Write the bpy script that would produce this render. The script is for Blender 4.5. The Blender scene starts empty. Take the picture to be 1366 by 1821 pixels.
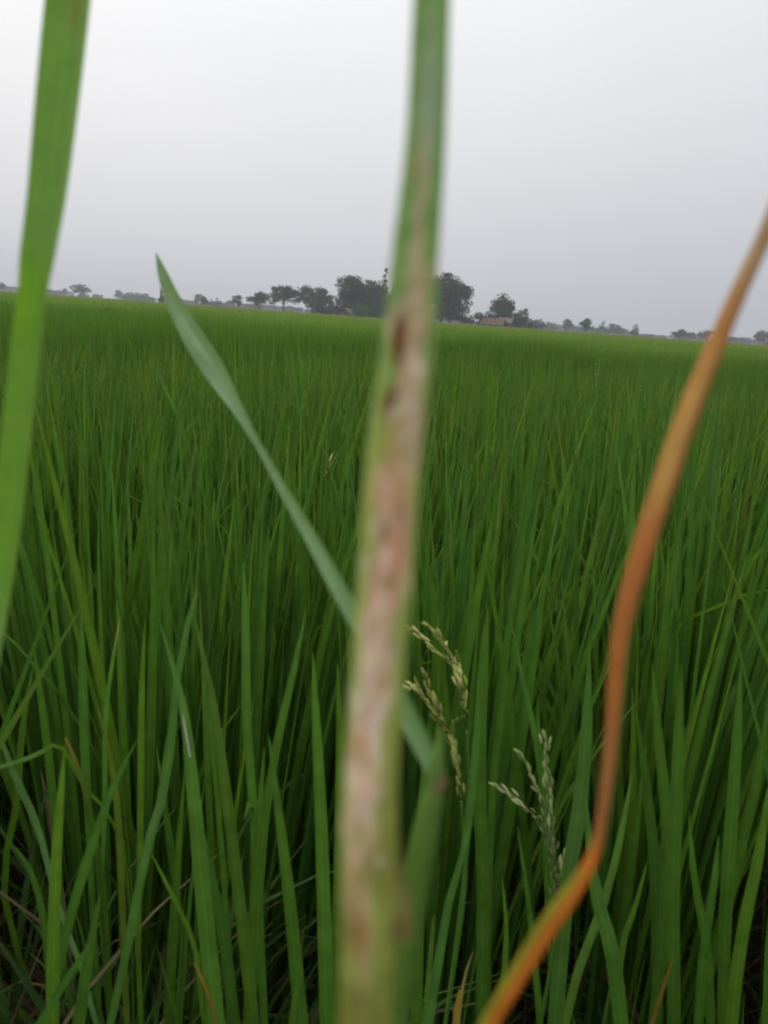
import bpy, math, random
import numpy as np
from mathutils import Matrix, Vector

# ------------------------------------------------------------------ camera
S = bpy.context.scene
COL = S.collection
random.seed(7)
rng = np.random.default_rng(11)
R = math.radians
FPX = 1450.0                       # focal length in photo pixels (1366 x 1821)
CAMZ = 1.10
PITCH, ROLL = R(13.42), R(4.06)
cam_d = bpy.data.cameras.new('camera')
cam = bpy.data.objects.new('camera', cam_d)
COL.objects.link(cam)
S.camera = cam
cam_d.sensor_fit = 'VERTICAL'
cam_d.sensor_height = 36.0
cam_d.lens = 36.0 * FPX / 1821.0
cam_d.clip_start = 0.005
cam_d.clip_end = 6000
cam_d.dof.use_dof = True
cam_d.dof.focus_distance = 1.7
cam_d.dof.aperture_fstop = 12.5
CAMM = Matrix.Translation((0, 0, CAMZ)) @ Matrix.Rotation(math.pi / 2 - PITCH, 4, 'X') @ Matrix.Rotation(ROLL, 4, 'Z')
cam.matrix_world = CAMM
CAMR = np.array(CAMM.to_3x3())
CAMP = np.array((0, 0, CAMZ))

# ------------------------------------------------------------------ sky, sun, exposure
SUN_EL, SUN_AZ = R(48), R(-38)     # azimuth from +Y, negative = left of the view
w = bpy.data.worlds.new('World'); S.world = w; w.use_nodes = True
nt = w.node_tree; nt.nodes.clear()
N = nt.nodes.new; LK = nt.links.new
out = N('ShaderNodeOutputWorld'); bg = N('ShaderNodeBackground')
sky = N('ShaderNodeTexSky'); sky.sky_type = 'NISHITA'; sky.sun_disc = False
sky.sun_elevation = SUN_EL; sky.sun_rotation = SUN_AZ
sky.dust_density = 6.0; sky.air_density = 1.0; sky.ozone_density = 1.0
hs = N('ShaderNodeHueSaturation'); hs.inputs['Saturation'].default_value = 0.25
hs.inputs['Value'].default_value = 0.55
LK(sky.outputs[0], hs.inputs['Color'])
tc = N('ShaderNodeTexCoord'); sx = N('ShaderNodeSeparateXYZ'); LK(tc.outputs['Generated'], sx.inputs[0])
ramp = N('ShaderNodeValToRGB'); LK(sx.outputs['Z'], ramp.inputs[0])
el = ramp.color_ramp.elements
K = 1.0
def rgbk(c, k=1.0): return (c[0] * k, c[1] * k, c[2] * k, 1)
el[0].position = 0.0; el[0].color = rgbk((0.59, 0.60, 0.645))
el[1].position = 0.85; el[1].color = rgbk((1.45, 1.47, 1.5))
for p, c in ((0.08, (0.65, 0.657, 0.698)), (0.2, (0.755, 0.763, 0.79)), (0.34, (0.825, 0.843, 0.872))):
    e = el.new(p); e.color = rgbk(c)
# a broad glow round the veiled sun
dotn = N('ShaderNodeVectorMath'); dotn.operation = 'DOT_PRODUCT'
LK(tc.outputs['Generated'], dotn.inputs[0])
dotn.inputs[1].default_value = (math.sin(SUN_AZ) * math.cos(SUN_EL), math.cos(SUN_AZ) * math.cos(SUN_EL), math.sin(SUN_EL))
mr = N('ShaderNodeMapRange'); mr.inputs[1].default_value = 0.2; mr.inputs[2].default_value = 1.0
mr.inputs[3].default_value = 0.0; mr.inputs[4].default_value = 1.0
LK(dotn.outputs['Value'], mr.inputs[0])
glow = N('ShaderNodeMixRGB'); LK(mr.outputs[0], glow.inputs[0])
glow.inputs[1].default_value = (0.875, 0.915, 0.95, 1); glow.inputs[2].default_value = (1.46, 1.42, 1.37, 1)
cld = N('ShaderNodeTexNoise'); cld.inputs['Scale'].default_value = 1.6; cld.inputs['Detail'].default_value = 3; LK(tc.outputs['Generated'], cld.inputs['Vector'])
cm = N('ShaderNodeMapRange'); cm.inputs[1].default_value = 0.3; cm.inputs[2].default_value = 0.7; cm.inputs[3].default_value = 0.965; cm.inputs[4].default_value = 1.035
LK(cld.outputs['Fac'], cm.inputs[0])
gs = N('ShaderNodeVectorMath'); gs.operation = 'SCALE'; LK(glow.outputs[0], gs.inputs[0]); LK(cm.outputs[0], gs.inputs['Scale'])
sc = N('ShaderNodeVectorMath'); sc.operation = 'MULTIPLY'
LK(ramp.outputs[0], sc.inputs[0]); LK(gs.outputs[0], sc.inputs[1])
sc10 = N('ShaderNodeVectorMath'); sc10.operation = 'SCALE'; sc10.inputs['Scale'].default_value = 10.0
LK(sc.outputs[0], sc10.inputs[0])
mx = N('ShaderNodeMixRGB'); mx.inputs[0].default_value = 0.82
LK(hs.outputs[0], mx.inputs[1]); LK(sc10.outputs[0], mx.inputs[2])
LK(mx.outputs[0], bg.inputs[0]); bg.inputs[1].default_value = 0.10
LK(bg.outputs[0], out.inputs[0])

sun_d = bpy.data.lights.new('sun', 'SUN'); sun_d.energy = 1.1; sun_d.angle = R(25); sun_d.color = (1, 0.96, 0.9)
sun = bpy.data.objects.new('sun', sun_d); COL.objects.link(sun)
sun.rotation_euler = (math.pi / 2 - SUN_EL, 0, math.pi - SUN_AZ)
_d = Vector((math.sin(SUN_AZ) * math.cos(SUN_EL), math.cos(SUN_AZ) * math.cos(SUN_EL), math.sin(SUN_EL)))
sun.rotation_euler = (-_d).to_track_quat('-Z', 'Y').to_euler()

S.view_settings.view_transform = 'Standard'; S.view_settings.look = 'None'
S.view_settings.exposure = 0.0; S.view_settings.gamma = 1.0; S.view_settings.use_curve_mapping = False
S.render.engine = 'CYCLES'
cy = S.cycles
cy.use_denoising = True; cy.filter_width = 2.0
cy.use_adaptive_sampling = True; cy.adaptive_threshold = 0.02
cy.max_bounces = 5; cy.diffuse_bounces = 4; cy.glossy_bounces = 1; cy.transmission_bounces = 4
cy.volume_bounces = 0; cy.transparent_max_bounces = 8

# ------------------------------------------------------------------ helpers
def lin(c):
    c = np.asarray(c, float) / 255.0
    return np.where(c <= 0.04045, c / 12.92, ((c + 0.055) / 1.055) ** 2.4)

def ray(px, py):
    v = np.array(((px - 683) / FPX, -(py - 910.5) / FPX, -1.0))
    return CAMR @ v

def atd(px, py, depth):            # point on the pixel's ray at that depth from the lens
    return CAMP + ray(px, py) * depth

def aty(px, py, Y):                # point on the pixel's ray at that distance along the field
    r = ray(px, py)
    return CAMP + r * (Y / r[1])

def horizon_y(px): return 910.5 - FPX * math.tan(PITCH) + (px - 683) * math.tan(ROLL)

def catmull(P, n):
    P = np.asarray(P, float)
    m = len(P)
    t = np.linspace(0, m - 1, n)
    i = np.clip(t.astype(int), 0, m - 2); f = (t - i)[:, None]
    p0 = P[np.clip(i - 1, 0, m - 1)]; p1 = P[i]; p2 = P[i + 1]; p3 = P[np.clip(i + 2, 0, m - 1)]
    return 0.5 * (2 * p1 + (p2 - p0) * f + (2 * p0 - 5 * p1 + 4 * p2 - p3) * f ** 2 + (3 * p1 - p0 - 3 * p2 + p3) * f ** 3)

def nrm(v):
    return v / np.maximum(np.linalg.norm(v, axis=-1, keepdims=True), 1e-9)

def make_mesh(name, V, F, mat, col=None, uv=None, smooth=False):
    """V (n,3); F (m,k) array or list; col per-vertex (n,3); uv per-vertex (n,2)."""
    me = bpy.data.meshes.new(name)
    V = np.asarray(V, np.float32)
    if isinstance(F, np.ndarray):
        k = F.shape[1]; m = F.shape[0]
        me.vertices.add(len(V)); me.vertices.foreach_set('co', V.ravel())
        me.loops.add(m * k); me.loops.foreach_set('vertex_index', F.astype(np.int32).ravel())
        me.polygons.add(m)
        me.polygons.foreach_set('loop_start', np.arange(0, m * k, k, dtype=np.int32))
        me.update(calc_edges=True)
    else:
        me.from_pydata(V.tolist(), [], F)
    if col is not None:
        a = me.attributes.new('tint', 'FLOAT_COLOR', 'POINT')
        c = np.ones((len(V), 4), np.float32); c[:, :3] = col
        a.data.foreach_set('color', c.ravel())
    if uv is not None:
        l = me.uv_layers.new(name='UVMap')
        vi = np.empty(len(me.loops), np.int32); me.loops.foreach_get('vertex_index', vi)
        l.data.foreach_set('uv', np.asarray(uv, np.float32)[vi].ravel())
    if smooth:
        me.polygons.foreach_set('use_smooth', np.ones(len(me.polygons), bool))
    me.materials.append(mat)
    return me

def link(name, data, parent=None, loc=None):
    o = bpy.data.objects.new(name, data); COL.objects.link(o)
    if parent is not None: o.parent = parent
    if loc is not None: o.location = loc
    return o

def tag(o, label, cat=None, group=None, kind=None):
    if label: o['label'] = label
    if cat: o['category'] = cat
    if group: o['group'] = group
    if kind: o['kind'] = kind
    return o

def empty(name, loc=(0, 0, 0), rz=0):
    o = bpy.data.objects.new(name, None); COL.objects.link(o)
    o.location = loc; o.rotation_euler = (0, 0, rz); o.empty_display_size = 0.05
    return o

class MB:
    def __init__(s): s.v = []; s.f = []; s.c = []; s.n = 0
    def add(s, V, F, c=None):
        V = np.asarray(V, float)
        s.v.append(V); s.f += [tuple(i + s.n for i in f) for f in F]
        s.c.append(np.tile(np.asarray(c if c is not None else (1, 1, 1), float), (len(V), 1)) if c is None or np.ndim(c) == 1 else c)
        s.n += len(V)
    def tube(s, P, rad, k=7, c=None, cap=True):
        P = np.asarray(P, float); n = len(P)
        rad = np.broadcast_to(rad, (n,))
        T = nrm(np.gradient(P, axis=0))
        ref = np.array((0.31, 0.95, 0.05))
        A = nrm(np.cross(T, ref)); B = np.cross(T, A)
        th = np.arange(k) * 2 * math.pi / k
        V = (P[:, None] + rad[:, None, None] * (A[:, None] * np.cos(th)[None, :, None] + B[:, None] * np.sin(th)[None, :, None])).reshape(-1, 3)
        F = [(i * k + j, i * k + (j + 1) % k, (i + 1) * k + (j + 1) % k, (i + 1) * k + j) for i in range(n - 1) for j in range(k)]
        if cap: F += [tuple(range(k))[::-1], tuple((n - 1) * k + j for j in range(k))]
        s.add(V, F, c)
    def box(s, lo, hi, c=None):
        x0, y0, z0 = lo; x1, y1, z1 = hi
        V = [(x0, y0, z0), (x1, y0, z0), (x1, y1, z0), (x0, y1, z0), (x0, y0, z1), (x1, y0, z1), (x1, y1, z1), (x0, y1, z1)]
        s.add(V, [(3, 2, 1, 0), (4, 5, 6, 7), (0, 1, 5, 4), (1, 2, 6, 5), (2, 3, 7, 6), (3, 0, 4, 7)], c)
    def mesh(s, name, mat, smooth=False):
        return make_mesh(name, np.concatenate(s.v), s.f, mat, np.concatenate(s.c), smooth=smooth)
    def build(s, name, mat, parent=None, smooth=False, loc=None):
        return link(name, s.mesh(name, mat, smooth), parent, loc)

# ------------------------------------------------------------------ materials
def mat_base(name):
    m = bpy.data.materials.new(name); m.use_nodes = True
    t = m.node_tree; t.nodes.clear()
    return m, t, t.nodes.new, t.links.new

def leaf_mat(name, transl=0.35, rough=0.5, spec=0.3, veins=0.0, rand=0.25, mottle=0.12, mscale=40.0, tmul=(1.15, 1.15, 0.6)):
    m, t, n, l = mat_base(name)
    o = n('ShaderNodeOutputMaterial'); pb = n('ShaderNodeBsdfPrincipled')
    at = n('ShaderNodeAttribute'); at.attribute_name = 'tint'
    col = at.outputs['Color']
    # per-object and small-scale variation of the pigment
    oi = n('ShaderNodeObjectInfo')
    mp = n('ShaderNodeMapRange'); mp.inputs[3].default_value = 1 - rand; mp.inputs[4].default_value = 1 + rand
    l(oi.outputs['Random'], mp.inputs[0])
    tc = n('ShaderNodeTexCoord')
    nz = n('ShaderNodeTexNoise'); nz.inputs['Scale'].default_value = mscale; nz.inputs['Detail'].default_value = 3
    l(tc.outputs['Object'], nz.inputs['Vector'])
    m2 = n('ShaderNodeMapRange'); m2.inputs[1].default_value = 0.25; m2.inputs[2].default_value = 0.75
    m2.inputs[3].default_value = 1 - mottle; m2.inputs[4].default_value = 1 + mottle
    l(nz.outputs['Fac'], m2.inputs[0])
    mm = n('ShaderNodeMath'); mm.operation = 'MULTIPLY'; l(mp.outputs[0], mm.inputs[0]); l(m2.outputs[0], mm.inputs[1])
    fac = mm.outputs[0]
    if veins > 0:
        uv = n('ShaderNodeUVMap'); sp = n('ShaderNodeSeparateXYZ'); l(uv.outputs[0], sp.inputs[0])
        a = n('ShaderNodeMath'); a.operation = 'MULTIPLY'; a.inputs[1].default_value = 2 * math.pi * 9; l(sp.outputs['X'], a.inputs[0])
        b = n('ShaderNodeMath'); b.operation = 'SINE'; l(a.outputs[0], b.inputs[0])
        c = n('ShaderNodeMapRange'); c.inputs[1].default_value = -1; c.inputs[3].default_value = 1 - veins; c.inputs[4].default_value = 1 + veins
        l(b.outputs[0], c.inputs[0])
        # paler midrib
        d = n('ShaderNodeMath'); d.operation = 'SUBTRACT'; d.inputs[1].default_value = 0.5; l(sp.outputs['X'], d.inputs[0])
        e = n('ShaderNodeMath'); e.operation = 'ABSOLUTE'; l(d.outputs[0], e.inputs[0])
        f = n('ShaderNodeMapRange'); f.inputs[1].default_value = 0.03; f.inputs[2].default_value = 0.09
        f.inputs[3].default_value = 1.0 + 2 * veins; f.inputs[4].default_value = 1.0
        l(e.outputs[0], f.inputs[0])
        g = n('ShaderNodeMath'); g.operation = 'MULTIPLY'; l(c.outputs[0], g.inputs[0]); l(f.outputs[0], g.inputs[1])
        h = n('ShaderNodeMath'); h.operation = 'MULTIPLY'; l(g.outputs[0], h.inputs[0]); l(fac, h.inputs[1])
        fac = h.outputs[0]
    sc = n('ShaderNodeVectorMath'); sc.operation = 'SCALE'; l(col, sc.inputs[0]); l(fac, sc.inputs['Scale'])
    l(sc.outputs[0], pb.inputs['Base Color'])
    pb.inputs['Roughness'].default_value = rough
    pb.inputs['Specular IOR Level'].default_value = spec
    if transl > 0:
        tr = n('ShaderNodeBsdfTranslucent'); mu = n('ShaderNodeVectorMath'); mu.operation = 'MULTIPLY'
        l(sc.outputs[0], mu.inputs[0]); mu.inputs[1].default_value = tmul
        l(mu.outputs[0], tr.inputs['Color'])
        ms = n('ShaderNodeMixShader'); ms.inputs[0].default_value = transl
        l(pb.outputs[0], ms.inputs[1]); l(tr.outputs[0], ms.inputs[2]); l(ms.outputs[0], o.inputs['Surface'])
    else:
        l(pb.outputs[0], o.inputs['Surface'])
    return m

def plain_mat(name, c1, c2, scale=3.0, rough=0.85, bump=0.0, detail=4):
    m, t, n, l = mat_base(name)
    o = n('ShaderNodeOutputMaterial'); pb = n('ShaderNodeBsdfPrincipled'); tc = n('ShaderNodeTexCoord')
    nz = n('ShaderNodeTexNoise'); nz.inputs['Scale'].default_value = scale; nz.inputs['Detail'].default_value = detail
    l(tc.outputs['Object'], nz.inputs['Vector'])
    r = n('ShaderNodeValToRGB'); r.color_ramp.elements[0].position = 0.3; r.color_ramp.elements[1].position = 0.7
    r.color_ramp.elements[0].color = (*c1, 1); r.color_ramp.elements[1].color = (*c2, 1)
    l(nz.outputs['Fac'], r.inputs[0]); l(r.outputs[0], pb.inputs['Base Color'])
    pb.inputs['Roughness'].default_value = rough; pb.inputs['Specular IOR Level'].default_value = 0.25
    if bump:
        b = n('ShaderNodeBump'); b.inputs['Strength'].default_value = bump; l(nz.outputs['Fac'], b.inputs['Height']); l(b.outputs[0], pb.inputs['Normal'])
    l(pb.outputs[0], o.inputs['Surface'])
    return m

M_RICE = leaf_mat('rice_leaf', transl=0.38, rough=0.55, spec=0.22, veins=0.11, rand=0.17, mottle=0.2, mscale=60)
M_FIELD = leaf_mat('rice_field_leaf', transl=0.38, rough=0.6, spec=0.2, rand=0.0, mottle=0.1, mscale=1.5)
M_FORE = leaf_mat('foreground_leaf', transl=0.45, rough=0.5, spec=0.3, veins=0.05, rand=0.0, mottle=0.10, mscale=160)
M_STEM = leaf_mat('diseased_stem', transl=0.0, rough=0.62, spec=0.25, veins=0.05, rand=0.0, mottle=0.16, mscale=230)
M_DRY = leaf_mat('dry_leaf', transl=0.0, rough=0.6, spec=0.25, veins=0.08, rand=0.0, mottle=0.14, mscale=190)
M_GRAIN = leaf_mat('rice_grain', transl=0.12, rough=0.6, spec=0.25, rand=0.12, mottle=0.15, mscale=300)
M_TREE = leaf_mat('tree_foliage', transl=0.2, rough=0.65, spec=0.2, rand=0.1, mottle=0.3, mscale=0.8, tmul=(1.1, 1.1, 0.6))
M_BARK = plain_mat('bark', (0.05, 0.04, 0.03), (0.10, 0.085, 0.065), 2.0, 0.9, 0.3)

# ------------------------------------------------------------------ ground
m, t, n, l = mat_base('ground_soil')
o_ = n('ShaderNodeOutputMaterial'); pb = n('ShaderNodeBsdfPrincipled'); tcg = n('ShaderNodeTexCoord')
n1 = n('ShaderNodeTexNoise'); n1.inputs['Scale'].default_value = 9; n1.inputs['Detail'].default_value = 6; l(tcg.outputs['Object'], n1.inputs['Vector'])
n2 = n('ShaderNodeTexNoise'); n2.inputs['Scale'].default_value = 0.03; n2.inputs['Detail'].default_value = 6; l(tcg.outputs['Object'], n2.inputs['Vector'])
mud = n('ShaderNodeValToRGB'); mud.color_ramp.elements[0].color = (0.012, 0.010, 0.006, 1); mud.color_ramp.elements[1].color = (0.03, 0.024, 0.012, 1); l(n1.outputs['Fac'], mud.inputs[0])
gr = n('ShaderNodeValToRGB'); gr.color_ramp.elements[0].position = 0.35; gr.color_ramp.elements[1].position = 0.65
gr.color_ramp.elements[0].color = (0.06, 0.085, 0.025, 1); gr.color_ramp.elements[1].color = (0.11, 0.12, 0.045, 1); l(n2.outputs['Fac'], gr.inputs[0])
spg = n('ShaderNodeSeparateXYZ'); l(tcg.outputs['Object'], spg.inputs[0])
mg = n('ShaderNodeMapRange'); mg.inputs[1].default_value = 80; mg.inputs[2].default_value = 100; l(spg.outputs['Y'], mg.inputs[0])
mxg = n('ShaderNodeMixRGB'); l(mg.outputs[0], mxg.inputs[0]); l(mud.outputs[0], mxg.inputs[1]); l(gr.outputs[0], mxg.inputs[2])
l(mxg.outputs[0], pb.inputs['Base Color']); pb.inputs['Roughness'].default_value = 1.0; pb.inputs['Specular IOR Level'].default_value = 0.08
bm_ = n('ShaderNodeBump'); bm_.inputs['Strength'].default_value = 0.5; bm_.inputs['Distance'].default_value = 0.02; l(n1.outputs['Fac'], bm_.inputs['Height']); l(bm_.outputs[0], pb.inputs['Normal'])
l(pb.outputs[0], o_.inputs['Surface'])
M_GROUND = m
rad = np.concatenate(([0.0], np.geomspace(0.5, 1400, 26)))
na = 48
V = [(0, 0, 0)]
F = []
for i, r_ in enumerate(rad[1:]):
    for j in range(na):
        a = j * 2 * math.pi / na
        V.append((r_ * math.cos(a), r_ * math.sin(a), 0.02 * math.sin(3 * r_ + j) if r_ < 8 else 0.0))
for j in range(na): F.append((0, 1 + j, 1 + (j + 1) % na))
for i in range(len(rad) - 2):
    for j in range(na):
        a, b = 1 + i * na + j, 1 + i * na + (j + 1) % na
        F.append((a, a + na, b + na, b))
g = link('ground', make_mesh('ground', V, F, M_GROUND)); tag(g, 'muddy soil under the rice running out to dry grass', kind='structure')

# ------------------------------------------------------------------ field shape
def canopy(x, y):
    """relative height of the rice: soft swells and a hollow along the low bund"""
    x = np.asarray(x, float); y = np.asarray(y, float)
    h = 0.02 * np.sin(1.3 * x + 0.7 * y) + 0.02 * np.sin(0.9 * y - 0.6 * x + 1.1) + 0.015 * np.sin(2.9 * x - 1.7 * y)
    far = np.clip((y - 12) / 20, 0, 1)
    h = h * (1 - far) + far * (0.03 * np.sin(0.31 * y + 0.07 * x) + .03 * np.sin(.9 * x + .13 * y) * np.sin(.21 * y + .4))
    # bund: a line from (-2.0, 3.2) to (2.4, 7.4)
    d = ((x + 2.0) * 4.2 - (y - 3.2) * 4.4) / 6.08
    s = ((x + 2.0) * 4.4 + (y - 3.2) * 4.2) / 6.08
    broken = 0.55 + 0.45 * np.sin(1.9 * s + 0.8)
    on = np.clip((s + 1.2) / .8, 0, 1) * np.clip((6.8 - s) / 1.0, 0, 1)
    h = h - 0.31 * np.exp(-(d / 0.52) ** 4) * (.65 + .35 * broken) * on
    h = h + 0.06 * np.clip((-d - .45) / .25, 0, 1) * np.clip((16 - y) / 8, 0, 1) * on
    return h

def tone(x, y):
    x = np.asarray(x, float); y = np.asarray(y, float)
    d = ((x + 2.0) * 4.2 - (y - 3.2) * 4.4) / 6.08
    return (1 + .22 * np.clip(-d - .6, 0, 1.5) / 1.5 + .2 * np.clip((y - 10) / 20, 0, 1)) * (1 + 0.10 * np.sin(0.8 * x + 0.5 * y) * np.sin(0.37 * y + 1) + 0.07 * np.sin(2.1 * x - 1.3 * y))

GREEN = np.array((0.074, 0.168, 0.025))
def leaf_tints(n, rs):
    """pigment of n leaves: mid green, some bluer, some yellower, few straw"""
    c = np.tile(GREEN, (n, 1)) * rs.uniform(0.82, 1.16, (n, 1))
    k = rs.random(n)
    c[k < 0.25] *= (0.9, 0.98, 1.15)
    c[(k > 0.72) & (k <= 0.992)] *= (1.32, 1.12, 0.9)
    st = k > 0.992
    c[st] = np.array((0.20, 0.20, 0.07)) * rs.uniform(0.7, 1.1, (st.sum(), 1))
    return c

# blade outline: width against length fraction (sheath below, blade above)
WS = np.array((0, .30, .42, .50, .60, .70, .80, .88, .94, .98, 1.0))
WW = np.array((.45, .45, .48, .80, 1.0, .98, .84, .62, .38, .16, .0))

def leaf_geo(L, W, lean, droop, seg, yaw, off, col, rs, twist=0.0, s0=0.0):
    """one leaf from the ground: returns V, F (quads), colour, uv"""
    s = np.linspace(s0, 1, seg + 1)
    s[1:-1] += rs.uniform(-.2, .2, seg - 1) * (1 - s0) / seg * .3
    ang = lean + droop * np.clip((s - .35) / .65, 0, 1) ** 1.7
    ds = np.diff(s, prepend=s[0]) * L
    r = np.cumsum(np.sin(ang) * ds) + math.sin(lean) * s0 * L
    z = np.cumsum(np.cos(ang) * ds) + math.cos(lean) * s0 * L
    w_ = np.interp(s, WS, WW) * W * 0.5
    w_[-1] = 0.0003
    # width direction: across the lean direction, twisting along the leaf
    tw = twist * s
    tx, tz = np.sin(ang), np.cos(ang)
    # local frame: radial plane (r,z); side = +t ; normal in-plane
    nx, nz_ = np.cos(ang), -np.sin(ang)
    sidex = np.sin(tw) * nx; sidez = np.sin(tw) * nz_; sidey = np.cos(tw)
    upx = np.cos(tw) * nx; upz = np.cos(tw) * nz_; upy = -np.sin(tw)
    P = np.zeros((seg + 1, 3, 3))
    for j, k in enumerate((-1, 0, 1)):
        lift = 0.28 * w_ * (1 if k else 0)
        P[:, j, 0] = r + sidex * w_ * k - upx * lift
        P[:, j, 1] = sidey * w_ * k - upy * lift
        P[:, j, 2] = z + sidez * w_ * k - upz * lift
    V = P.reshape(-1, 3)
    ca, sa = math.cos(yaw), math.sin(yaw)
    V = V @ np.array(((ca, sa, 0), (-sa, ca, 0), (0, 0, 1)))
    V = V + np.asarray(off)
    i = np.arange(seg)[:, None] * 3
    F = np.concatenate((i + np.array((0, 1, 4, 3)), i + np.array((1, 2, 5, 4))))
    c = np.repeat(np.tile(col, (seg + 1, 1)), 3, axis=0)
    # paler sheath, slightly yellow tip
    tipf = np.repeat(np.clip((s - .93) / .07, 0, 1), 3)[:, None] * rs.choice((0.0, 0.15, .5))
    c = c * (1 - tipf) + np.array((0.17, 0.19, 0.05)) * tipf
    uv = np.stack((np.tile((0, .5, 1), seg + 1), np.repeat(s, 3)), 1)
    return V, F, c, uv

class RS:                                   # small adapter so numpy Generators and our helper share names
    def __init__(s, seed): s.g = np.random.default_rng(seed)
    def __getattr__(s, k): return getattr(s.g, k)

def random_leaf(rs, seg, col, r0=0.08, s0=0.0, short=1.0):
    L = rs.normal(0.90, 0.058) * short
    lean = abs(rs.normal(0.07, 0.055)); droop = abs(rs.normal(0.10, 0.14))
    if rs.random() < 0.07: droop += rs.uniform(.4, 1.1)
    yaw = rs.uniform(0, 2 * math.pi); q = r0 * math.sqrt(rs.random()); a2 = yaw + rs.normal(0, .7)
    return leaf_geo(min(L, 1.04), rs.uniform(.0075, .0122), lean, droop, seg, yaw, (q * math.cos(a2), q * math.sin(a2), 0), col, rs, rs.uniform(-1.2, 1.2), s0)

# ------------------------------------------------------------------ the mass of the rice field beyond and beside the counted plants
THING_R = 4.6                              # counted plants end about here
def blades(x, y, zt, zb, wid, lean, col, seg):
    n = len(x)
    yaw = rng.uniform(0, 2 * math.pi, n); tw = rng.uniform(0, 2 * math.pi, n)
    dx, dy = np.cos(yaw) * lean, np.sin(yaw) * lean
    sx_, sy_ = np.cos(tw) * wid * .5, np.sin(tw) * wid * .5
    fr = np.linspace(0, 1, seg + 1)
    prof = np.interp(fr, (0, .45, .75, 1), (.8, 1.0, .7, .0))
    V = np.zeros((n, seg + 1, 2, 3), np.float32)
    for k in range(seg + 1):
        f = fr[k]; bend = f ** 1.8
        cx = x + dx * bend; cy_ = y + dy * bend; cz = zb + (zt - zb) * f
        pw = max(prof[k], .02)
        for j, sg in enumerate((-1, 1)):
            V[:, k, j, 0] = cx + sg * sx_ * pw; V[:, k, j, 1] = cy_ + sg * sy_ * pw; V[:, k, j, 2] = cz
    b = (np.arange(n) * (seg + 1) * 2)[:, None, None]
    q = (np.arange(seg) * 2)[None, :, None] + np.array((0, 1, 3, 2))[None, None, :]
    F = (b + q).reshape(-1, 4)
    C = np.repeat(col, (seg + 1) * 2, axis=0)
    return V.reshape(-1, 3), F, C

def in_view_strip(x, y, extra=0.12):
    return np.abs(x) < 0.49 * y + extra
def counted_zone(x, y):
    return (np.hypot(x, y) < THING_R) & in_view_strip(x, y) & (y > 0)

def scatter(y0, y1, dens, seg, wid, zb, hmean=0.86, hsd=.045, yellow=0.0, half=0.62, marg=1.0):
    area = half * (y1 ** 2 - y0 ** 2) + 2 * marg * (y1 - y0)
    n = int(area * dens)
    u = rng.random(n)
    y = np.sqrt(max(y0, 0) ** 2 + u * (y1 ** 2 - max(y0, 0) ** 2)) if y0 > 1 else y0 + u * (y1 - y0)
    x = rng.uniform(-1, 1, n) * (half * np.maximum(y, 0) + marg)
    keep = ~counted_zone(x, y) & (np.hypot(x, y) > 0.5)
    x, y = x[keep], y[keep]; n = len(x)
    zt = np.clip(rng.normal(hmean, hsd, n), .5, 1.0) + canopy(x, y)
    col = leaf_tints(n, rng) * tone(x, y)[:, None]
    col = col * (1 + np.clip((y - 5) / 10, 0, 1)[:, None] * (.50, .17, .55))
    if yellow: col = col * (1 - yellow) + np.array((0.25, 0.27, 0.085)) * yellow
    return blades(x, y, zt, np.full(n, zb), wid * rng.uniform(.75, 1.25, n), np.abs(rng.normal(0, .10, n)), col, seg)

def join(parts):
    o = 0; V = []; F = []; C = []
    for v, f, c in parts:
        V.append(v); F.append(f + o); C.append(c); o += len(v)
    return np.concatenate(V), np.concatenate(F), np.concatenate(C)

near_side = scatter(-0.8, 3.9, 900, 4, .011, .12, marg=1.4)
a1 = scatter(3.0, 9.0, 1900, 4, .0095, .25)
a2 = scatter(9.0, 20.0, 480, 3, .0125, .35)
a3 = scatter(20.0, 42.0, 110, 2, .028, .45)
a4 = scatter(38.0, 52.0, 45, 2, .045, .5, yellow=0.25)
V, F, C = join((near_side, a1, a2, a3, a4))
fld = link('rice_field', make_mesh('rice_field', V, F, M_FIELD, C)); tag(fld, 'dense green rice running away to the far edge of the field', kind='stuff')
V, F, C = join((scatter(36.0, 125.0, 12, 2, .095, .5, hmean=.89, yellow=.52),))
yl = link('ripening_rice', make_mesh('ripening_rice', V, F, M_FIELD, C)); tag(yl, 'pale yellowish strip of ripening rice below the far trees', kind='stuff')
# the shaded inner layer of stems that closes the canopy from farther off
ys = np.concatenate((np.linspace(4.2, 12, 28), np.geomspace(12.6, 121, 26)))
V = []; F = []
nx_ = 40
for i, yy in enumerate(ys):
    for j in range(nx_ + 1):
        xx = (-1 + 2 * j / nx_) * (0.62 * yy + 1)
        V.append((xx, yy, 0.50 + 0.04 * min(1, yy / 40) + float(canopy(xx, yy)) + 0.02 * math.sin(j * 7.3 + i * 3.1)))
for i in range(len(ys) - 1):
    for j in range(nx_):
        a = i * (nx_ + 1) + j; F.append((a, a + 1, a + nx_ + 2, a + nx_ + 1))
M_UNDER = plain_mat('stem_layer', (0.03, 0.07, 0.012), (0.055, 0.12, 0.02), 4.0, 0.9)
un = link('rice_stem_layer', make_mesh('rice_stem_layer', V, F, M_UNDER)); tag(un, 'thick layer of rice stems under the leaf tips', kind='stuff')

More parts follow.
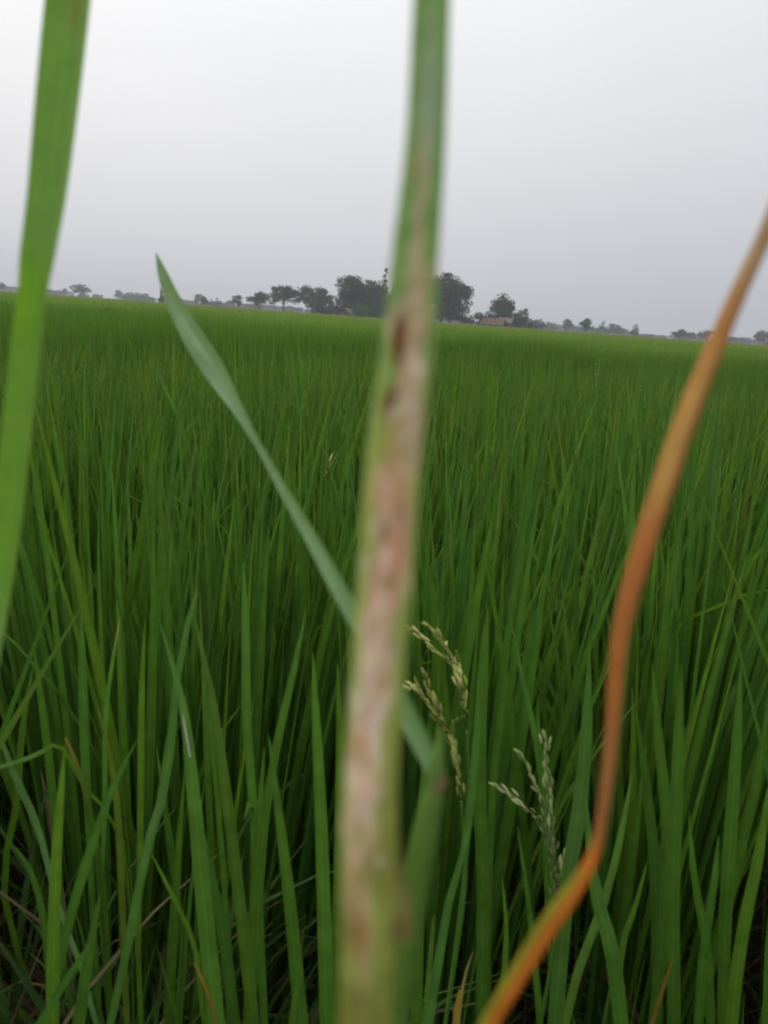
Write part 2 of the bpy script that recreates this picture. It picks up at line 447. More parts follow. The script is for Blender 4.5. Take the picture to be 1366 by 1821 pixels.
# ------------------------------------------------------------------ counted rice plants
leaf_rs = RS(21)
LEAF_MESHES = []
for i in range(34):
    c = leaf_tints(1, leaf_rs)[0]
    if c[0] > c[1] * .8: c = GREEN * (1.3, 1.1, 1)
    v, f, cc, uv = random_leaf(leaf_rs, 12, c, r0=0.0)
    # all variants lean to +x; the object's own rotation gives the heading
    LEAF_MESHES.append(None)
    yaw0 = math.atan2(v[-1, 1], v[-1, 0]); ca, sa = math.cos(-yaw0), math.sin(-yaw0)
    v = v @ np.array(((ca, sa, 0), (-sa, ca, 0), (0, 0, 1)))
    LEAF_MESHES[i] = make_mesh('rice_leaf', v, f, M_RICE, cc, uv)

def plant_mesh(seed, nleaf):
    rs = RS(seed); Vs = []; Fs = []; Cs = []; Us = []; o = 0
    cols = leaf_tints(nleaf, rs)
    for i in range(nleaf):
        v, f, c, u = random_leaf(rs, 8, cols[i])
        Vs.append(v); Fs.append(f + o); Cs.append(c); Us.append(u); o += len(v)
    return make_mesh('rice_plant', np.concatenate(Vs), np.concatenate(Fs), M_RICE, np.concatenate(Cs), np.concatenate(Us))
PLANT_MESHES = [plant_mesh(100 + i, 82) for i in range(10)]

def leafy_plant(x, y, rs, nleaf, label, group, short=1.0, name='rice_plant', spread=0.075):
    e = empty(name, (x, y, 0)); tag(e, label, 'rice plant', group)
    for k in range(nleaf):
        o = link('leaf', LEAF_MESHES[int(rs.integers(len(LEAF_MESHES)))], e)
        q = spread * math.sqrt(rs.random()); a = rs.uniform(0, 2 * math.pi)
        o.location = (q * math.cos(a), q * math.sin(a), 0)
        o.rotation_euler = (rs.normal(0, .03), rs.normal(0, .03), a + rs.normal(0, .6))
        sc_ = rs.uniform(.88, 1.06) * short
        o.scale = (sc_, sc_, sc_)
    return e

spots = []
SP = 0.205
for i in range(-16, 17):
    for j in range(0, 26):
        x = (i + (0.5 if j % 2 else 0)) * SP + random.uniform(-.05, .05)
        y = 0.62 + j * SP + random.uniform(-.05, .05)
        if math.hypot(x, y) > THING_R or not (abs(x) < 0.49 * y + .12): continue
        if x < -0.10 and y < 0.85: continue              # the open, trampled gap at the left
        if x > -0.1 and y < 0.68: continue
        spots.append((math.hypot(x, y), x, y, j))
spots.sort()
prs = RS(5)
ORD = ('first', 'second', 'third', 'fourth', 'fifth', 'sixth', 'seventh', 'eighth', 'ninth')
near = [q for q in spots if q[0] < 1.45]
rows = sorted({q[3] for q in near})
def near_label(q):
    r_ = sorted([a for a in near if a[3] == q[3]], key=lambda a: a[1])
    return 'upright green rice plant in the %s row behind the front plants, %s from the left' % (ORD[rows.index(q[3])], ORD[r_.index(q)])
for k, q in enumerate(spots[:285]):
    d, x, y, _ = q
    h = 1 + float(canopy(x, y)) / .9
    if d < 1.45:
        leafy_plant(x, y, prs, 60, near_label(q), 'rice plants of the nearer rows', h)
    else:
        o = link('rice_plant', PLANT_MESHES[int(prs.integers(10))], None, (x, y, 0))
        o.rotation_euler = (prs.normal(0, .04), prs.normal(0, .04), prs.uniform(0, 6.28)); o.scale = (1, 1, h)
        v_ = CAMR.T @ (np.array((x, y, .86)) - CAMP); ppx, ppy = 683 - FPX * v_[0] / v_[2], 910.5 + FPX * v_[1] / v_[2]
        zone = ('left of the pale leaf' if ppx < np.interp(ppy, (500, 600, 725, 870), (290, 345, 425, 505)) else 'between the pale leaf and the diseased stem' if ppx < 715
                else 'between the diseased stem and the orange leaf' if ppx < np.interp(ppy, (610, 790, 970), (1275, 1205, 1146)) else 'right of the orange leaf')
        dep = 'middle' if d < 2.8 else 'farther'
        tag(o, 'small rice plant in the %s rows %s' % (dep, zone), 'rice plant', 'rice plants of the %s rows %s' % (dep, zone))

# ------------------------------------------------------------------ front plants whose leaves are traced one by one
def path_leaf(P, Wd, col, parent, seg=14, side=None, cup=.28, tipcol=None, tip0=.86, name='leaf', mat=None, twist=0.0):
    """leaf from base to tip through points P with widths Wd"""
    n_ = seg + 1
    Q = catmull(P, n_); t_ = np.linspace(0, len(P) - 1, n_); W_ = np.interp(t_, np.arange(len(P)), Wd) * .5
    T = nrm(np.gradient(Q, axis=0)); view = nrm(Q - CAMP)
    A = nrm(np.cross(T, view)); B = np.cross(A, T)
    tw = (np.full(n_, side if side is not None else 0.0) + twist * np.linspace(0, 1, n_))[:, None]
    A2 = A * np.cos(tw) + B * np.sin(tw); B2 = np.cross(A2, T)
    V = np.zeros((n_, 3, 3))
    for j, k in enumerate((-1, 0, 1)):
        V[:, j] = Q + A2 * (W_ * k)[:, None] + B2 * (W_ * cup * (1 if k else 0))[:, None]
    i = np.arange(seg)[:, None] * 3
    F = np.concatenate((i + np.array((0, 1, 4, 3)), i + np.array((1, 2, 5, 4))))
    c = np.repeat(np.tile(np.asarray(col, float), (n_, 1)), 3, axis=0)
    if tipcol is not None:
        f = np.repeat(np.clip((np.linspace(0, 1, n_) - tip0) / .14, 0, 1), 3)[:, None]
        c = c * (1 - f) + np.asarray(tipcol) * f
    uv = np.stack((np.tile((0, .5, 1), n_), np.repeat(np.linspace(0, 1, n_), 3)), 1)
    base = Vector(parent.location) if parent else Vector((0, 0, 0))
    me = make_mesh(name, V.reshape(-1, 3) - np.array(base), F, mat or M_RICE, c, uv)
    return link(name, me, parent)

def front_plant(bx, by, label, leaves, group='rice plants of the front row', fill=0, fillshort=.8, seed=1):
    e = empty('rice_plant', (bx, by, 0)); tag(e, label, 'rice plant', group)
    rs = RS(seed)
    for L in leaves:
        pts, Y, wpx, col = L[:4]
        kw = L[4] if len(L) > 4 else {}
        Ys = Y if isinstance(Y, (list, tuple)) else [Y] * len(pts)
        P = [aty(p[0], p[1], yy) for p, yy in zip(pts, Ys)]       # listed tip first
        W = [w_ * .74 / FPX * np.linalg.norm(p - CAMP) for w_, p in zip(wpx, P)]
        low = P[-1]
        if low[2] > .12 and not kw.pop('stub', False):                                          # on down to the plant's foot
            ft = np.array((bx + rs.uniform(-.03, .03), by + rs.uniform(-.03, .03), 0.0))
            q_ = low + nrm(low - P[-2]) * .14; P += [q_, (q_ + ft) / 2 if q_[2] > .2 else ft + (0, 0, .05), ft]; W += [W[-1] * .9, W[-1] * .6, W[-1] * .5]
        path_leaf(P[::-1], W[::-1], col, e, side=kw.pop('side', rs.uniform(-.5, .5)), **kw)
    for k in range(fill):
        o = link('leaf', LEAF_MESHES[int(rs.integers(len(LEAF_MESHES)))], e)
        a = rs.uniform(0, 6.28); q = .04 * rs.random()
        o.location = (q * math.cos(a), q * math.sin(a), 0); o.rotation_euler = (0, 0, a)
        s_ = fillshort * rs.uniform(.8, 1.1); o.scale = (s_, s_, s_)
    return e

G1 = GREEN * 1.05; G2 = GREEN * (0.92, .97, 1.12); G3 = GREEN * (1.25, 1.12, .9); GY = np.array((.15, .17, .025)); OY = np.array((.30, .20, .04)); ST = np.array((.30, .24, .12))
front_plant(-.22, .44, 'rice plant in the lower left corner with one wide upright leaf', [
    ([(116, 1322), (106, 1450), (98, 1600), (94, 1830)], .44, (1, 20, 24, 26), G3),
    ([(247, 1312), (201, 1400), (152, 1540), (110, 1690), (80, 1850)], .46, (1, 14, 20, 18, 16), G2),
    ([(178, 1590), (157, 1703), (138, 1835)], .42, (3, 20, 24), G1),
    ([(-4, 1300), (28, 1384), (66, 1469), (100, 1600)], [.60, .58, .56, .52], (6, 15, 14, 10), G2),
    ([(20, 1500), (60, 1560), (85, 1690), (90, 1850)], .50, (2, 12, 14, 12), G1 * .9),
    ([(172, 1660), (120, 1740), (60, 1840)], .40, (2, 14, 16), G2),
], fill=5, fillshort=.62, seed=1)
front_plant(-.19, .66, 'rice plant with a yellowing leaf tip near the left edge, behind the corner plant', [
    ([(172, 1248), (201, 1375), (212, 1500), (220, 1700)], .56, (2, 14, 16, 14), GY * (.75, 1, 1)),
    ([(116, 1312), (150, 1400), (180, 1560), (190, 1700)], .60, (5, 12, 14, 12), G3 * .8, dict(tipcol=OY * .8, tip0=.84)),
    ([(145, 1092), (147, 1180), (150, 1300), (160, 1500)], .62, (2, 19, 20, 15), G2),
    ([(258, 1102), (254, 1190), (252, 1290), (250, 1500)], .60, (1, 12, 16, 14), G3),
    ([(214, 1096), (198, 1190), (188, 1280), (186, 1450)], .62, (1, 9, 10, 10), G2 * 1.2, dict(tipcol=ST)),
    ([(60, 1150), (75, 1260), (92, 1400), (105, 1560)], .66, (2, 16, 18, 14), G1),
    ([(-5, 1366), (60, 1345), (108, 1327), (150, 1400)], [.55, .57, .6, .63], (8, 10, 9, 8), G3 * .9),
    ([(60, 1180), (40, 1290), (30, 1420)], .70, (2, 14, 15), G3),
], fill=9, fillshort=.75, seed=2)
front_plant(-.12, .47, 'rice plant left of the diseased stem with a silvery glint on its tallest leaf', [
    ([(282, 1100), (323, 1244), (340, 1375), (358, 1562), (385, 1835)], [.50, .48, .46, .45, .44], (1, 17, 27, 34, 36), G1 * 1.08, dict(side=.15)),
    ([(343, 1088), (375, 1234), (403, 1421), (440, 1726), (452, 1840)], [.52, .5, .48, .46, .46], (2, 19, 25, 26, 24), G3 * .95, dict(side=.2)),
    ([(350, 1052), (318, 1180), (296, 1384), (262, 1506), (222, 1703), (190, 1850)], [.58, .56, .53, .5, .47, .45], (10, 17, 20, 19, 17, 15), G1 * .9),
    ([(330, 1380), (362, 1500), (395, 1650), (420, 1840)], .47, (2, 17, 22, 22), G2 * .9),
    ([(270, 1520), (300, 1580), (345, 1680), (360, 1800)], .52, (2, 9, 11, 10), G3),
    ([(368, 1200), (374, 1300), (392, 1480), (404, 1660)], .52, (2, 10, 13, 12), G1),
    ([(345, 1712), (372, 1770), (392, 1850)], .44, (3, 9, 9), OY * .8),
    ([(325, 1270), (330, 1300), (338, 1346)], [.472, .468, .462], (1, 5, 4), np.array((.42, .44, .36)), dict(side=0.0, name='leaf_glint', seg=6, stub=True)),  # silvery glint on the tall leaf, built as a thin pale ribbon
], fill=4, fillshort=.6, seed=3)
front_plant(-.055, .50, 'rice plant just left of the diseased stem with tall close-set leaves', [
    ([(556, 1160), (562, 1300), (571, 1500), (580, 1835)], .46, (2, 24, 32, 34), G1 * 1.05),
    ([(478, 1308), (492, 1421), (515, 1609), (536, 1835)], .46, (2, 18, 28, 30), G1 * .95, dict(side=.3)),
    ([(600, 1180), (604, 1320), (602, 1560), (594, 1835)], .48, (2, 20, 28, 28), G3 * .9),
    ([(433, 1000), (437, 1130), (440, 1300), (455, 1500), (470, 1820)], .56, (3, 20, 20, 18, 16), G2),
    ([(545, 1080), (520, 1200), (490, 1330), (468, 1480), (455, 1700)], .54, (2, 18, 22, 20, 16), G1 * .9),
    ([(404, 1390), (425, 1530), (440, 1700), (450, 1840)], .48, (1, 8, 9, 8), GY * .9),
    ([(535, 1700), (525, 1770), (515, 1850)], .43, (2, 12, 14), G3),
    ([(470, 1330), (462, 1450), (450, 1640), (440, 1830)], .5, (2, 17, 19, 18), G1 * .85),
], fill=6, fillshort=.7, seed=4)
front_plant(.06, .50, 'rice plant right of the diseased stem carrying the yellow-green seed heads', [
    ([(868, 1082), (858, 1200), (852, 1380), (858, 1560), (856, 1835)], .56, (3, 27, 31, 26, 22), G1 * .98),
    ([(852, 1200), (846, 1330), (836, 1440), (822, 1527), (798, 1605), (760, 1835)], [.54, .53, .52, .51, .5, .47], (2, 18, 20, 13, 17, 21), G2 * 1.1),
    ([(764, 1290), (752, 1420), (746, 1600), (742, 1835)], .50, (2, 22, 28, 26), G1 * .85),
    ([(905, 1150), (893, 1260), (880, 1370), (872, 1500), (868, 1700)], .58, (2, 16, 18, 16, 14), G1 * .9),
    ([(893, 1560), (900, 1650), (895, 1740), (880, 1845)], .46, (2, 11, 14, 14), G3 * .9),
    ([(920, 1470), (938, 1590), (950, 1700), (962, 1835)], .48, (2, 11, 14, 13), G1 * .8),
    ([(818, 1760), (812, 1800), (806, 1850)], .43, (6, 14, 10), OY),
    ([(842, 1690), (824, 1750), (812, 1850)], .44, (1, 6, 7), ST),
], fill=6, fillshort=.72, seed=5)
front_plant(.17, .46, 'rice plant behind the kink of the orange leaf with two crossing leaves', [
    ([(1048, 1150), (1043, 1290), (1030, 1440), (1010, 1560), (985, 1835)], [.56, .54, .52, .5, .47], (2, 26, 34, 32, 30), G1 * .97, dict(side=.2)),
    ([(1040, 1400), (1056, 1571), (1088, 1693), (1106, 1835)], [.5, .48, .46, .45], (2, 26, 31, 30), G1 * 1.03),
    ([(1125, 1370), (1105, 1480), (1075, 1600), (1030, 1720), (1000, 1840)], [.56, .54, .52, .5, .48], (2, 14, 17, 18, 17), G3 * .95),
    ([(1152, 1530), (1130, 1610), (1105, 1690), (1095, 1835)], .48, (1, 11, 14, 14), G3),
    ([(955, 1240), (962, 1360), (975, 1500), (985, 1650)], .58, (1, 14, 17, 14), G2),
    ([(905, 1080), (928, 1200), (955, 1320), (968, 1450), (975, 1650)], .6, (1, 10, 16, 14, 10), G2),
], fill=6, fillshort=.72, seed=6)
front_plant(.25, .47, 'rice plant right of the orange leaf with one broad vertical leaf', [
    ([(1212, 1180), (1206, 1320), (1200, 1480), (1196, 1640), (1198, 1840)], .48, (2, 24, 28, 27, 26), G1 * 1.05),
    ([(1278, 1486), (1268, 1580), (1250, 1700), (1240, 1840)], .5, (2, 15, 19, 18), G2 * 1.05),
    ([(1160, 1180), (1172, 1330), (1186, 1480), (1180, 1640), (1160, 1835)], .54, (2, 22, 26, 24, 22), G1 * .88),
    ([(1225, 1440), (1235, 1560), (1258, 1690), (1265, 1835)], .52, (1, 15, 18, 18), G1),
    ([(1130, 1260), (1150, 1400), (1165, 1560), (1170, 1835)], .56, (2, 20, 23, 20), G2 * .9),
    ([(1198, 1700), (1175, 1770), (1150, 1850)], .44, (2, 8, 8), OY * .7),
], fill=7, fillshort=.72, seed=7)
front_plant(.34, .50, 'rice plant in the lower right corner with a leaf leaning right', [
    ([(1368, 1400), (1350, 1520), (1329, 1619), (1312, 1720), (1300, 1840)], .47, (6, 20, 23, 24, 23), G3 * 1.03),
    ([(1318, 1180), (1310, 1330), (1300, 1480), (1290, 1640), (1285, 1840)], .54, (2, 22, 27, 25, 20), G1 * .92),
    ([(1372, 1210), (1350, 1370), (1322, 1500), (1290, 1640)], .58, (3, 18, 20, 18), G1),
    ([(1380, 1560), (1372, 1680), (1368, 1840)], .46, (6, 22, 24), G1 * .9),
], fill=7, fillshort=.75, seed=8)

# limp low grass and straw in the trampled gap at the left
wrs = RS(77)
for (bx, by, lab) in ((-.30, .62, 'limp dark grass tuft in the trampled gap at the left edge'), (-.13, .62, 'limp dark grass tuft left of the rice plant with the glinting leaf'), (-.24, .80, 'limp dark grass tuft behind the yellowing rice plant'), (-.36, .48, 'limp dark grass tuft in the lower left corner of the view'), (-.18, .54, 'limp dark grass tuft between the corner plant and the streaked rice plant')):
    e = empty('grass_tuft', (bx, by, 0)); tag(e, lab, 'grass', 'grass tufts in the gap')
    for k in range(50):
        c = leaf_tints(1, wrs)[0] * wrs.uniform(.4, .85)
        if wrs.random() < .2: c = ST * wrs.uniform(.3, .8)
        v, f, cc, uv = leaf_geo(wrs.uniform(.40, .72), wrs.uniform(.004, .010), wrs.uniform(.1, .5), wrs.uniform(.4, 1.5), 10, wrs.uniform(0, 6.28), (wrs.normal(0, .05), wrs.normal(0, .05), 0), c, wrs, wrs.uniform(-1, 1))
        link('leaf', make_mesh('leaf', v, f, M_RICE, cc, uv), e)

# fallen straw and lower leaves on the mud among the stems
lrs = RS(31); Vs = []; Fs = []; Cs = []; o_n = 0
for k in range(2600):
    y = .25 + 2.2 * lrs.random() ** 1.5; x = lrs.uniform(-1, 1) * (.52 * y + .15)
    c = leaf_tints(1, lrs)[0] * lrs.uniform(.35, .9) if lrs.random() < .62 else ST * lrs.uniform(.15, .6) * (1, .85, .7)
    v, f, cc, uv = leaf_geo(lrs.uniform(.16, .44), lrs.uniform(.003, .009), lrs.uniform(.4, 1.45), lrs.uniform(-.3, .9), 5, lrs.uniform(0, 6.28), (x, y, lrs.uniform(.0, .16)), c, lrs, lrs.uniform(-1.5, 1.5))
    v[:, 2] = np.maximum(v[:, 2], .012)
    Vs.append(v); Fs.append(f + o_n); Cs.append(cc); o_n += len(v)
lt = link('leaf_litter', make_mesh('leaf_litter', np.concatenate(Vs), np.concatenate(Fs), M_RICE, np.concatenate(Cs), np.zeros((o_n, 2)) + .3))
tag(lt, 'tangle of limp lower leaves and dead straw among the rice stems', kind='stuff')

# ------------------------------------------------------------------ foreground: leaves held close to the lens
def mesh_grid(name, V, C, UV, mat, parent=None, closed=False):
    n_, k_ = V.shape[:2]
    kk = k_ if closed else k_ - 1
    F = np.array([(i * k_ + j, i * k_ + (j + 1) % k_, (i + 1) * k_ + (j + 1) % k_, (i + 1) * k_ + j) for i in range(n_ - 1) for j in range(kk)])
    me = make_mesh(name, V.reshape(-1, 3), F, mat, C.reshape(-1, 3), UV.reshape(-1, 2), smooth=True)
    return me

def ribbon(name, ctl, colf, mat, parent=None, n_=120, k_=9, cup=0.25, foot=None, tube=None, side=0.0, twist=None):
    """ctl rows: px, py, depth, width_px, listed top to bottom; foot = ground point the lower end runs on to.
    colf(px_y, u) gives pigment; tube = thickness ratio for a closed flattened stem."""
    ctl = np.asarray(ctl, float)
    P = np.array([atd(a, b, d) for a, b, d, _ in ctl]); W = ctl[:, 3] / FPX * ctl[:, 2]
    py = ctl[:, 1]
    if foot is not None:
        f = np.asarray(foot, float); dr = nrm(P[-1] - P[-2]); q = P[-1] + dr * .13
        P = np.vstack((P, P[-1] + dr * .014, P[-1] + dr * .036, P[-1] + dr * .075, q, q * .7 + f * .3, q * .35 + f * .65, f))
        W = np.append(W, W[-1] * np.array((1, 1, .97, .93, .85, .7, .6))); py = np.append(py, (2000, 2150, 2300, 2450, 2600, 2800, 3000))
    Q = catmull(P, n_); t_ = np.linspace(0, len(P) - 1, n_)
    W_ = catmull(W[:, None], n_)[:, 0].clip(1e-4) * .5; pyy = np.interp(t_, np.arange(len(P)), py)
    tt = nrm(np.gradient(Q, axis=0)); view = np.tile(-CAMR[:, 2], (n_, 1))
    # fix frames: up-image side vector
    A = nrm(np.cross(tt, view)); A[(A @ CAMR[:, 0]) < 0] *= -1; B = nrm(np.cross(A, tt)); B[(np.sum(B * view, 1)) > 0] *= -1   # B towards the lens
    sd = np.full(n_, side) if twist is None else np.interp(pyy, *twist)
    sd = sd[:, None]
    A2 = A * np.cos(sd) + B * np.sin(sd); B2 = -A * np.sin(sd) + B * np.cos(sd)
    if tube:
        th = np.arange(k_) * 2 * math.pi / k_
        a_, b_ = np.cos(th), np.sin(th)
        V = Q[:, None] + A2[:, None] * (W_[:, None] * a_)[:, :, None] + B2[:, None] * (W_[:, None] * tube * b_)[:, :, None]
        u = np.tile((a_ + 1) / 2, (n_, 1))
    else:
        k = np.linspace(-1, 1, k_)
        V = Q[:, None] + A2[:, None] * (W_[:, None] * k)[:, :, None] + B2[:, None] * (W_[:, None] * cup * (k ** 2 - .4))[:, :, None]
        u = np.tile((k + 1) / 2, (n_, 1))
    PY = np.tile(pyy[:, None], (1, V.shape[1]))
    C = colf(PY, u)
    me = mesh_grid(name, V, C, np.stack((u, PY / 400), -1), mat, closed=bool(tube))
    return link(name, me, parent)

def mixc(C, m_, c):
    m_ = np.clip(m_, 0, 1)[..., None]
    return C * (1 - m_) + np.asarray(c) * m_
def sstep(a, b, x):
    t_ = np.clip((x - a) / (b - a), 0, 1); return t_ * t_ * (3 - 2 * t_)
def spot(PY, U, y, u, ry, ru, slope=0.0):
    return np.exp(-((PY - y) / ry) ** 2 - ((U - u - slope * (PY - y)) / ru) ** 2)
KB = 1.15                                   # photographed tone to pigment under this sky

# left blade
def col_left(PY, U):
    C = np.zeros(PY.shape + (3,)) + lin((100, 140, 60)) * KB
    C = mixc(C, sstep(.62, .95, U) * .45, lin((140, 168, 92)) * KB)
    C = mixc(C, sstep(350, 700, PY) * .55, lin((98, 138, 26)) * KB)
    C = mixc(C, sstep(1000, 1150, PY) * .6, lin((120, 150, 90)) * KB)
    C = mixc(C, spot(PY, U, 20, .62, 40, .18) * .6, lin((120, 110, 55)) * KB)
    return C * 1.12
e = empty('rice_leaf', (-.30, .12, 0)); tag(e, 'broad bright green out-of-focus leaf at the left edge of the view', 'leaf')
lf = ribbon('blade', [(150, -330, .20, 70), (140, -150, .19, 78), (124, 0, .19, 84), (106, 170, .19, 82), (86, 350, .19, 74), (66, 480, .19, 66), (52, 600, .20, 66), (30, 800, .20, 62), (12, 950, .20, 62), (-8, 1080, .20, 58), (-35, 1250, .20, 54)],
            col_left, M_FORE, None, n_=110, cup=.30, foot=(-.30, .12, 0), twist=([0, 450, 600, 1100], [.05, .1, .3, .2]))
for o in (lf,): o.parent = e; o.matrix_parent_inverse = Matrix.Translation((.30, -.12, 0))

# diseased stem
def col_stem(PY, U):
    gtop = lin((112, 144, 74)) * KB; yel = lin((150, 160, 78)) * KB
    C = np.zeros(PY.shape + (3,)) + gtop
    wob = .05 * np.sin(PY / 37.) + .035 * np.sin(PY / 13. + 1)
    C = mixc(C, sstep(420, 900, PY) * .75, yel)
    C = mixc(C, sstep(1000, 1500, PY) * .6 * sstep(.5, .9, U), lin((112, 104, 40)) * KB)
    # grey bleached streak high up
    C = mixc(C, spot(PY, U, 190, .52, 110, .24) * .75, lin((142, 156, 136)) * KB)
    C = mixc(C, spot(PY, U, 290, .46, 60, .22) * .5, lin((150, 146, 116)) * KB)
    C = mixc(C, spot(PY, U, 300, .32, 34, .12) * .6, lin((140, 110, 62)) * KB)
    # tan dead tissue widening downwards
    ctr = np.interp(PY, (250, 450, 600, 800, 1000, 1200, 1400, 1600, 1800), (.5, .56, .62, .66, .52, .45, .34, .34, .4)) + wob
    hw = np.interp(PY, (250, 450, 600, 800, 1000, 1200, 1400, 1600, 1700, 1821), (.02, .12, .22, .28, .31, .28, .23, .21, .16, .06))
    m_ = 1 - sstep(.75, 1.25, np.abs(U - ctr) / hw)
    tan = mixc(np.zeros_like(C) + lin((172, 150, 118)), sstep(750, 1000, PY) * (1 - sstep(1100, 1250, PY)), lin((192, 150, 122)))
    tan = mixc(tan, sstep(1040, 1180, PY), lin((206, 178, 156)))
    tan = mixc(tan, sstep(1380, 1600, PY), lin((166, 144, 100)))
    C = mixc(C, m_ * .92, tan * KB)
    br = lin((112, 66, 26)) * KB
    C = mixc(C, spot(PY, U, 600, .30, 44, .13) * 1.1, br)
    C = mixc(C, spot(PY, U, 640, .38, 30, .10) * .7, br)
    C = mixc(C, spot(PY, U, 722, .30, 26, .10, -.002) * .95, lin((122, 84, 28)) * KB)
    C = mixc(C, spot(PY, U, 780, .34, 40, .12, -.003) * .8, lin((160, 150, 56)) * KB)
    C = mixc(C, spot(PY, U, 850, .36, 40, .10) * .6, lin((138, 112, 62)) * KB)
    C = mixc(C, spot(PY, U, 880, .24, 30, .12) * .6, lin((182, 130, 82)) * KB)
    C = mixc(C, spot(PY, U, 948, .42, 24, .08) * .95, lin((78, 84, 34)) * KB)
    C = mixc(C, spot(PY, U, 950, .70, 70, .15) * .6, lin((186, 126, 96)) * KB)
    C = mixc(C, spot(PY, U, 1020, .46, 40, .2) * .6, lin((186, 142, 112)) * KB)
    C = mixc(C, spot(PY, U, 1120, .36, 22, .1) * .5, lin((126, 96, 52)) * KB)
    C = mixc(C, spot(PY, U, 1180, .40, 60, .16) * .7, lin((212, 182, 162)) * KB)
    C = mixc(C, spot(PY, U, 1265, .38, 34, .16) * .7, lin((208, 182, 176)) * KB)
    C = mixc(C, spot(PY, U, 1320, .22, 40, .12) * .7, lin((186, 140, 84)) * KB)
    C = mixc(C, spot(PY, U, 1420, .20, 50, .12) * .7, lin((188, 164, 126)) * KB)
    C = mixc(C, spot(PY, U, 1520, .60, 60, .2) * .7, lin((104, 102, 34)) * KB)
    C = mixc(C, spot(PY, U, 1560, .18, 50, .14) * .6, lin((172, 140, 100)) * KB)
    C = mixc(C, spot(PY, U, 1650, .30, 40, .3) * .8, lin((126, 88, 46)) * KB)
    C = mixc(C, sstep(1680, 1780, PY), lin((118, 120, 54)) * KB)
    br_ = np.random.default_rng(12)
    pal = [(222, 200, 182), (208, 172, 152), (166, 132, 90), (190, 156, 122), (140, 134, 62), (128, 92, 50)]
    for k in range(130):
        y_ = br_.uniform(470, 1600); c0 = np.interp(y_, (250, 450, 600, 800, 1000, 1200, 1400, 1600, 1800), (.5, .56, .6, .62, .52, .45, .36, .36, .4))
        C = mixc(C, spot(PY, U, y_, c0 + br_.normal(0, .16), br_.uniform(9, 30), br_.uniform(.04, .11), br_.normal(0, .001)) * br_.uniform(.35, .85), lin(pal[int(br_.choice(6, p=(.2, .22, .16, .2, .14, .08)))]) * KB)
    for y_, u_, a_, b_ in ((598, .30, 34, .10), (632, .36, 24, .09), (722, .30, 20, .09), (944, .42, 20, .06)):
        C = mixc(C, spot(PY, U, y_, u_, a_, b_) * 1.2, lin((96, 52, 18)) * KB)
    C = mixc(C, spot(PY, U, 860, .5, 40, .2) * .5, lin((176, 124, 84)) * KB)
    C = mixc(C, spot(PY, U, 970, .62, 46, .16) * .6, lin((182, 122, 92)) * KB)
    return C * (1.14, 1.12, 1.08)
STEM_FOOT = (-.012, .16, 0)
e = empty('diseased_rice_plant', STEM_FOOT); tag(e, 'diseased rice stem with pale tan and brown lesions, blurred up close in the middle', 'stem')
D0 = .108
st = ribbon('stem', [(790, -300, D0, 50), (776, -120, D0, 58), (768, 0, D0, 66), (757, 250, D0, 72), (739, 450, D0, 84), (728, 600, D0, 92), (702, 800, D0, 97), (687, 1000, D0, 98), (672, 1200, D0, 96), (659, 1400, D0, 98), (657, 1560, D0, 100), (655, 1690, D0, 96), (648, 1835, D0, 92)],
            col_stem, M_STEM, None, n_=420, k_=36, tube=.62, foot=STEM_FOOT)
def col_flap(PY, U):
    C = np.zeros(PY.shape + (3,)) + lin((116, 110, 62)) * KB
    C = mixc(C, spot(PY, U, 1655, .5, 26, .6) * .9, lin((108, 94, 46)) * KB)
    C = mixc(C, (1 - sstep(1440, 1540, PY)), lin((104, 104, 56)) * KB)
    return C
fl = ribbon('dead_sheath', [(690, 1440, D0 + .001, 14), (699, 1500, D0, 26), (706, 1560, D0, 34), (712, 1620, D0 - .001, 40), (716, 1662, D0 - .001, 36), (717, 1674, D0 - .001, 14)],
            col_flap, M_STEM, None, n_=30, k_=9, cup=.35)
tag(fl, 'dead tan strip of sheath on the right side of the stem')
for o in (st, fl): o.parent = e; o.matrix_parent_inverse = Matrix.Translation(-Vector(STEM_FOOT))

# tiller behind the stem with its long pale diagonal leaf
TF = (.01, .27, 0)
e = empty('rice_tiller', TF); tag(e, 'rice shoot whose long pale leaf slants up to the left behind the diseased stem', 'leaf')
def col_pale(PY, U):
    C = np.zeros(PY.shape + (3,)) + lin((120, 150, 104)) * KB
    C = mixc(C, spot(PY, U, 560, .3, 60, .15) * .4, lin((150, 176, 128)) * KB)
    C = mixc(C, spot(PY, U, 700, .6, 60, .2) * .4, lin((120, 144, 98)) * KB)
    C = mixc(C, spot(PY, U, 610, .45, 40, .12) * .5, lin((176, 190, 166)) * KB)
    C = mixc(C, sstep(900, 1250, PY) * .8, lin((92, 128, 74)) * KB)
    C = mixc(C, sstep(1350, 1395, PY) * .9, lin((112, 90, 66)) * KB)
    return C
bl = ribbon('blade', [(277, 449, .36, 1.5), (291, 490, .355, 20), (312, 540, .35, 30), (345, 600, .34, 40), (385, 660, .33, 44), (425, 725, .305, 31), (458, 785, .285, 24), (505, 870, .26, 26), (560, 965, .235, 31), (612, 1060, .21, 35), (680, 1180, .19, 38), (735, 1290, .175, 40), (768, 1355, .168, 36), (788, 1402, .165, 24)],
            col_pale, M_FORE, None, n_=120, k_=9, cup=.3, twist=([449, 600, 700, 780, 1000, 1400], [.3, .2, .5, .9, .5, .3]))
def col_sheath(PY, U):
    C = np.zeros(PY.shape + (3,)) + GREEN * (1.2, 1.02, .8)
    C = mixc(C, sstep(.5, .9, U) * .5, GREEN * (.9, .8, 1))
    C = mixc(C, spot(PY, U, 1400, .8, 14, .3) * .7, lin((96, 84, 56)) * KB)
    return C
